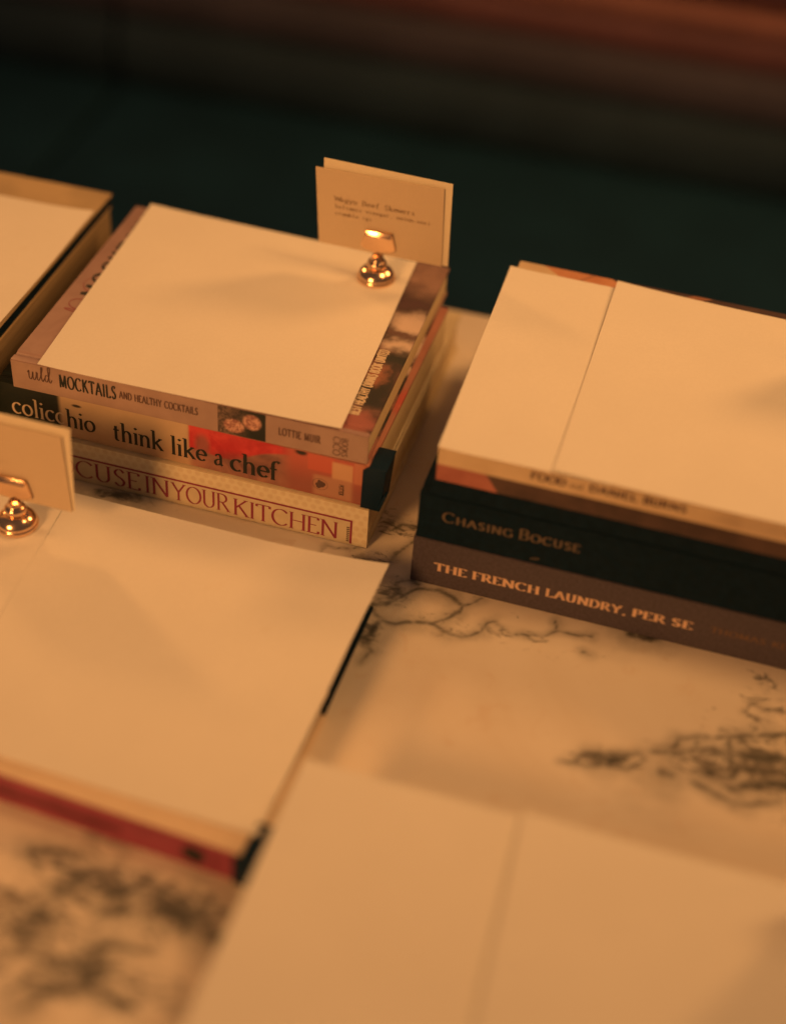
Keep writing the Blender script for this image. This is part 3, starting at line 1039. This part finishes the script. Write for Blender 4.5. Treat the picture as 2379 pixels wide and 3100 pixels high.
# --- crimson book in front
CR = math.radians(-4.5)
red_corner = (.2490 - .262 * math.cos(CR), -.2705 - .262 * math.sin(CR), .0003)
red, red_s = book('crimson spined cookbook with a pale cover and black oval mark on its spine', red_corner, .262, .121, .0235, CR,
                  M['pale_cover'], M['crimson'], M['pages_white'], board=.0024, over=.003, group=STACK)
flat_rects('title_bar', [(.03, .195, .0082, .0128)], M['crimson_dark'], red_s, 0)


def oval(parent):
    vs = [(.2360 + .0068 * math.cos(t), -.00013, .0112 + .0060 * math.sin(t)) for t in [2 * PI * i / 24 for i in range(24)]]
    me = bpy.data.meshes.new('oval_mark')
    me.from_pydata(vs, [], [tuple(range(24))])
    link('oval_mark', me, M['ink'], parent)


oval(red_s)
lettering('publisher_lettering', 'IIIIII', (.2465, 0, .0150), (0, 0, -1), UX, .0100, .0030, M['crimson_dark'], red_s, .2, .12, 0, 12, .08)
cr = Vector((.2490, -.2705, .0003))
clip('black binder clip on the crimson spined book above bare marble', (cr.x - .0040, cr.y - .0013, .0003), CR, .0237, .0235, .0150)

black_b, _ = book('flat black cookbook added behind the crimson one, under the same sheet', (-.0030, -.1420, .0003), .2600, .0940, .0230, math.radians(-1.6),
                  M['black'], M['black'], M['black'], board=.0022, over=.002, group=STACK)  # black book put in, pages black too, so the gap beneath the sheet is black

# --- book carrying the two creased sheets at the table front
front_b, front_s = book('thick cream cookbook hidden beneath two loose sheets at the table front', (.2720, -.4640, .0003), .285, .2380, .0490, 0,
                        M['cream_cover'], M['cream_cover'], M['pages_white'], group=STACK)

# --- stack at the far end, beside the taupe book
low_b, _ = book('thick tan cookbook with worn page edges, lower of the pair beside the taupe cookbook', (-.2830, -.0200, .0003), .2600, .2330, .0400, 0,
                M['tan_cover'], M['tan_cover'], M['pages_tan'], group=STACK, over=.0008)
mid_b, _ = book('tan cookbook with pale page edges under the thin black edged book', (-.2845, -.0180, .0405), .2620, .2320, .0385, 0,
                M['tan_cover'], M['tan_cover'], M['pages_tan'], group=STACK, over=.0008)
top_b, _ = book('thin tan topped cookbook with black edges under a curling sheet', (-.2810, -.0100, .0792), .2590, .2260, .0086, 0,
                M['tan_cover'], M['black'], M['black'], M['black'], board=.0018, over=.0006, group=STACK)


# ------------------------------------------------------------------ loose sheets
def S(x):
    return max(0.0, min(1.0, x)) ** 2


def buckle(u, v, k):
    a = math.sin(2.3 * u + 3.1 * v + k) * math.sin(3.7 * v - 1.9 * u + 2 * k)
    e = S(abs(2 * u - 1) - .55) + S(abs(2 * v - 1) - .6)
    return .00045 * (1 + a) + .0022 * e * (.5 + .5 * math.sin(5 * u + 4 * v + 1.7 * k))


def sheet(label, quad, z, lift=None, group=None, n=36, mat='paper', thick=.00022):
    """quad: back left, back right, front right, front left corners; lift(u, v) in metres, u to the right, v to the back"""
    q = [Vector((a, b, 0)) for a, b in quad]
    cx = sum((v for v in q), Vector()) / 4
    k = len(label) % 7
    vs, fs = [], []
    for j in range(n + 1):
        v = j / n
        for i in range(n + 1):
            u = i / n
            p = (q[3] * (1 - u) + q[2] * u) * (1 - v) + (q[0] * (1 - u) + q[1] * u) * v
            h = (lift(u, v) if lift else 0) + buckle(u, v, k)
            vs.append((p.x - cx.x, p.y - cx.y, h))
    m = n + 1
    for j in range(n):
        for i in range(n):
            fs.append((j * m + i, j * m + i + 1, (j + 1) * m + i + 1, (j + 1) * m + i))
    b = len(vs)
    vs += [(x, y, h - thick) for x, y, h in vs]
    fs += [tuple(b + k for k in f[::-1]) for f in fs]
    rim = [i for i in range(m)] + [j * m + n for j in range(1, m)] + [n * m + i for i in range(n - 1, -1, -1)] + [j * m for j in range(n - 1, 0, -1)]
    for a, c in zip(rim, rim[1:] + rim[:1]):
        fs.append((a, a + b, c + b, c))
    me = bpy.data.meshes.new('paper_sheet')
    me.from_pydata(vs, [], fs)
    me.update()
    smooth(me, 40)
    o = link('paper_sheet', me, M[mat])
    o.location = (cx.x, cx.y, z)
    return tag(o, label, 'paper', group or 'blank sheets lying on the cookbooks')


P0 = .0004
sheet('blank white sheet on the taupe cookbook with the card holder standing on it', [(.0118, .2092), (.2142, .2022), (.2188, .0004), (.0196, -.0006)], Hm + P0,
      lambda u, v: .0012 * S((.25 - u) / .25) * (.4 + .6 * math.sin(PI * min(1, v * 1.1))) + .0003 * math.sin(3 * u + 2 * v) ** 2)
zb = .0851 + .0240
sheet('blank white sheet on the geometric jacketed book, lower of the overlapping pair', [(.2832, .1853), (.3900, .1835), (.3860, -.0248), (.2838, -.0232)], zb + P0,
      lambda u, v: .0005 * S((.2 - u) / .2))
sheet('blank white sheet on the geometric jacketed book, overlapping its neighbour', [(.3562, .1877), (.5600, .1815), (.5600, -.0285), (.3520, -.0238)], zb + P0 + .0004,
      lambda u, v: .0024 * S((.45 - u) / .45) * (.15 + .85 * v) + .0002)
zr = .0003 + .0235
sheet('blank white sheet on the crimson book with its far corner lifting off', [(-.0400, -.0375), (.2648, -.0445), (.2537, -.2575), (-.0300, -.2425)], zr + P0,
      lambda u, v: .0052 * S((u - .72) / .28) * S(min(1, v * 1.5)) + .0004 * math.sin(4 * u) ** 2)
sheet('blank white sheet under the card holder on the crimson book, overlapping the larger sheet', [(-.1200, -.0360), (.0555, -.0398), (.0650, -.2300), (-.1200, -.2200)], zr + P0 + .0006,
      lambda u, v: .0002 * S((u - .8) / .2))
zf = .0003 + .0490
sheet('blank white sheet at the table front, lower of the creased pair', [(.2672, -.2222), (.4050, -.2242), (.4050, -.4600), (.2600, -.4580)], zf + P0,
      lambda u, v: .0006 * S((.3 - u) / .3))
sheet('blank white sheet at the table front, overlapping its partner with a raised edge', [(.3818, -.2222), (.6000, -.2262), (.6000, -.4620), (.3880, -.4620)], zf + P0 + .0004,
      lambda u, v: .0026 * S((.35 - u) / .35) * (.55 + .45 * math.sin(PI * v)) + .0002)
sheet('blank white sheet curling on the thin black edged book', [(-.2700, .1830), (-.0215, .1832), (-.0225, .0050), (-.2700, .0050)], .0878 + P0,
      lambda u, v: .0020 * S((u - .82) / .18) * S((v - .3) / .7) + .0003)


# ------------------------------------------------------------------ card holders and cards
def holder(label, loc, rz=0.0):
    o = empty('card_holder', loc, rz)
    tag(o, label, 'card holder', 'rose gold card holders')
    base = [(.0004, 0), (.0118, 0), (.0125, .0009), (.0127, .0020), (.0124, .0030), (.0119, .0036), (.0120, .0042), (.0115, .0056),
            (.0102, .0074), (.0085, .0089), (.0069, .0099), (.0060, .0102)]
    base = [(r * 1.06, z) for r, z in base]
    link('base', lathe_mesh('base', base), M['gold'], o)
    neck = [(.0058, .0101), (.0066, .0110), (.0069, .0124), (.0066, .0140), (.0057, .0152), (.0047, .0158), (.0043, .0166), (.0040, .0180), (.0036, .0190)]
    link('stem', lathe_mesh('stem', neck, 48), M['gold'], o)
    # two plates pinching the cards, widest at the waist, rolled lip on top
    outline = [(-.0026, .0186), (.0026, .0186), (.0030, .0218), (.0086, .0228), (.0118, .0244), (.0122, .0262), (.0098, .0352), (.0092, .0364), (-.0092, .0364), (-.0098, .0352),
               (-.0122, .0262), (-.0118, .0244), (-.0086, .0228), (-.0030, .0218)]
    for y0, y1, nm in ((-.0004, .0006, 'front_plate'), (.0030, .0040, 'rear_plate')):
        pl = link(nm, prism_mesh(nm, outline, 1, y0, y1, .00025), M['gold'], o)
        if nm == 'front_plate':
            lip = [(y0 - .0025, .0346), (y0 - .0008, .0377), (y0 + .0005, .0381), (y1 + .0001, .0374), (y1 - .0001, .0360), (y0 - .0004, .0350)]
            link('lip', prism_mesh('lip', lip, 0, -.0092, .0092, .0003), M['gold'], pl)
    link('bridge', prism_mesh('bridge', [(-.0004, .0176), (.0040, .0176), (.0040, .0190), (-.0004, .0190)], 0, -.0030, .0030, .0003), M['gold'], o)
    return o


def card(label, corners, y, mat, texts=None, bend=0.0, tilt=0.0, group='menu cards in the card holders'):
    """upright card; corners in x, z: lower left, lower right, upper right, upper left"""
    q = [Vector((a, 0, b)) for a, b in corners]
    c = q[0].copy()
    n = 20
    vs, fs = [], []
    m = n + 1
    for j in range(m):
        v = j / n
        for i in range(m):
            u = i / n
            p = (q[0] * (1 - u) + q[1] * u) * (1 - v) + (q[3] * (1 - u) + q[2] * u) * v - c
            yy = tilt * v + bend * (2 * u - 1) ** 2 * v
            vs.append((p.x, yy, p.z))
    for j in range(n):
        for i in range(n):
            fs.append((j * m + i, j * m + i + 1, (j + 1) * m + i + 1, (j + 1) * m + i))
    b = len(vs)
    vs += [(x, yy + .0004, z) for x, yy, z in vs]
    fs += [tuple(b + k for k in f[::-1]) for f in fs]
    rim = [i for i in range(m)] + [j * m + n for j in range(1, m)] + [n * m + i for i in range(n - 1, -1, -1)] + [j * m for j in range(n - 1, 0, -1)]
    for a, d in zip(rim, rim[1:] + rim[:1]):
        fs.append((a, a + b, d + b, d))
    me = bpy.data.meshes.new('menu_card')
    me.from_pydata(vs, [], fs)
    me.update()
    smooth(me, 40)
    o = link('menu_card', me, M[mat])
    o.location = (c.x, y, c.z)
    return tag(o, label, 'card', group)


HA = Hm + P0 + .0004
holder('rose gold card holder on the sheet over the taupe cookbook', (.1930, .1712, HA))
cf = card('cream menu card with typewritten beef skewer line on the taupe book stack', [(.1506, .1082), (.2380, .1076), (.2350, .1660), (.1467, .1652)], .1726, 'card', tilt=.0004, bend=-.0002)
card('plain pale card behind the typewritten card on the taupe book stack', [(.1525, .1084), (.2420, .1080), (.2402, .1698), (.1519, .1719)], .1735, 'card_back', tilt=.0010)


def typed(parent, lines, x0, z0, dz, ch, h):
    for k, t in enumerate(lines):
        s = 1.0 if k == 0 else .77
        lettering('card_lettering', t, (x0, 0.0 - .0001, z0 - dz * k), UX, UZ, ch * s * len(t), h * s, M['ink_soft'], parent,
                  .10, .085, .2, 0, .0, mono=.62)


typed(cf, ['Wagyu Beef Skewers', 'balsamic vinegar, onion-nori', 'crumble (g)'], .0106, .0344, .0052, .00310, .0036)

HC = zr + P0 + .0009 + .0003
holder('rose gold card holder on the sheet over the crimson cookbook', (.0365, -.0790, HC))
cc = card('cream menu card with faint typed lines on the crimson book', [(-.0170, HC + .0195), (.0738, HC + .0193), (.0712, HC + .0760), (-.0185, HC + .0760)], -.0775, 'card', tilt=.0004)
card('plain pale card behind the typed card on the crimson book', [(-.0150, HC + .0197), (.0752, HC + .0196), (.0764, HC + .0820), (-.0140, HC + .0830)], -.0766, 'card_back', tilt=.0012)
typed(cc, ['------ -----', '------- ------- ----', '----- -'], .0060, .0330, .0055, .00312, .0036)

HB = zb + P0 + .0008
holder('rose gold card holder on the sheets over the geometric jacketed book', (.5420, .1440, HB))
card('cream menu card standing on the geometric jacketed book', [(.4980, HB + .0195), (.5870, HB + .0195), (.5870, HB + .0790), (.4980, HB + .0790)], .1454, 'card')

HD = zf + P0 + .0008  # holder and card added out of view to throw shade on the front sheets
holder('unseen rose gold card holder added on the creased sheets at the table front to cast shade', (.5650, -.2400, HD))
card('unseen cream menu card added on the creased sheets at the table front to cast shade', [(.5210, HD + .0195), (.6100, HD + .0195), (.6100, HD + .0790), (.5210, HD + .0790)], -.2386, 'card')
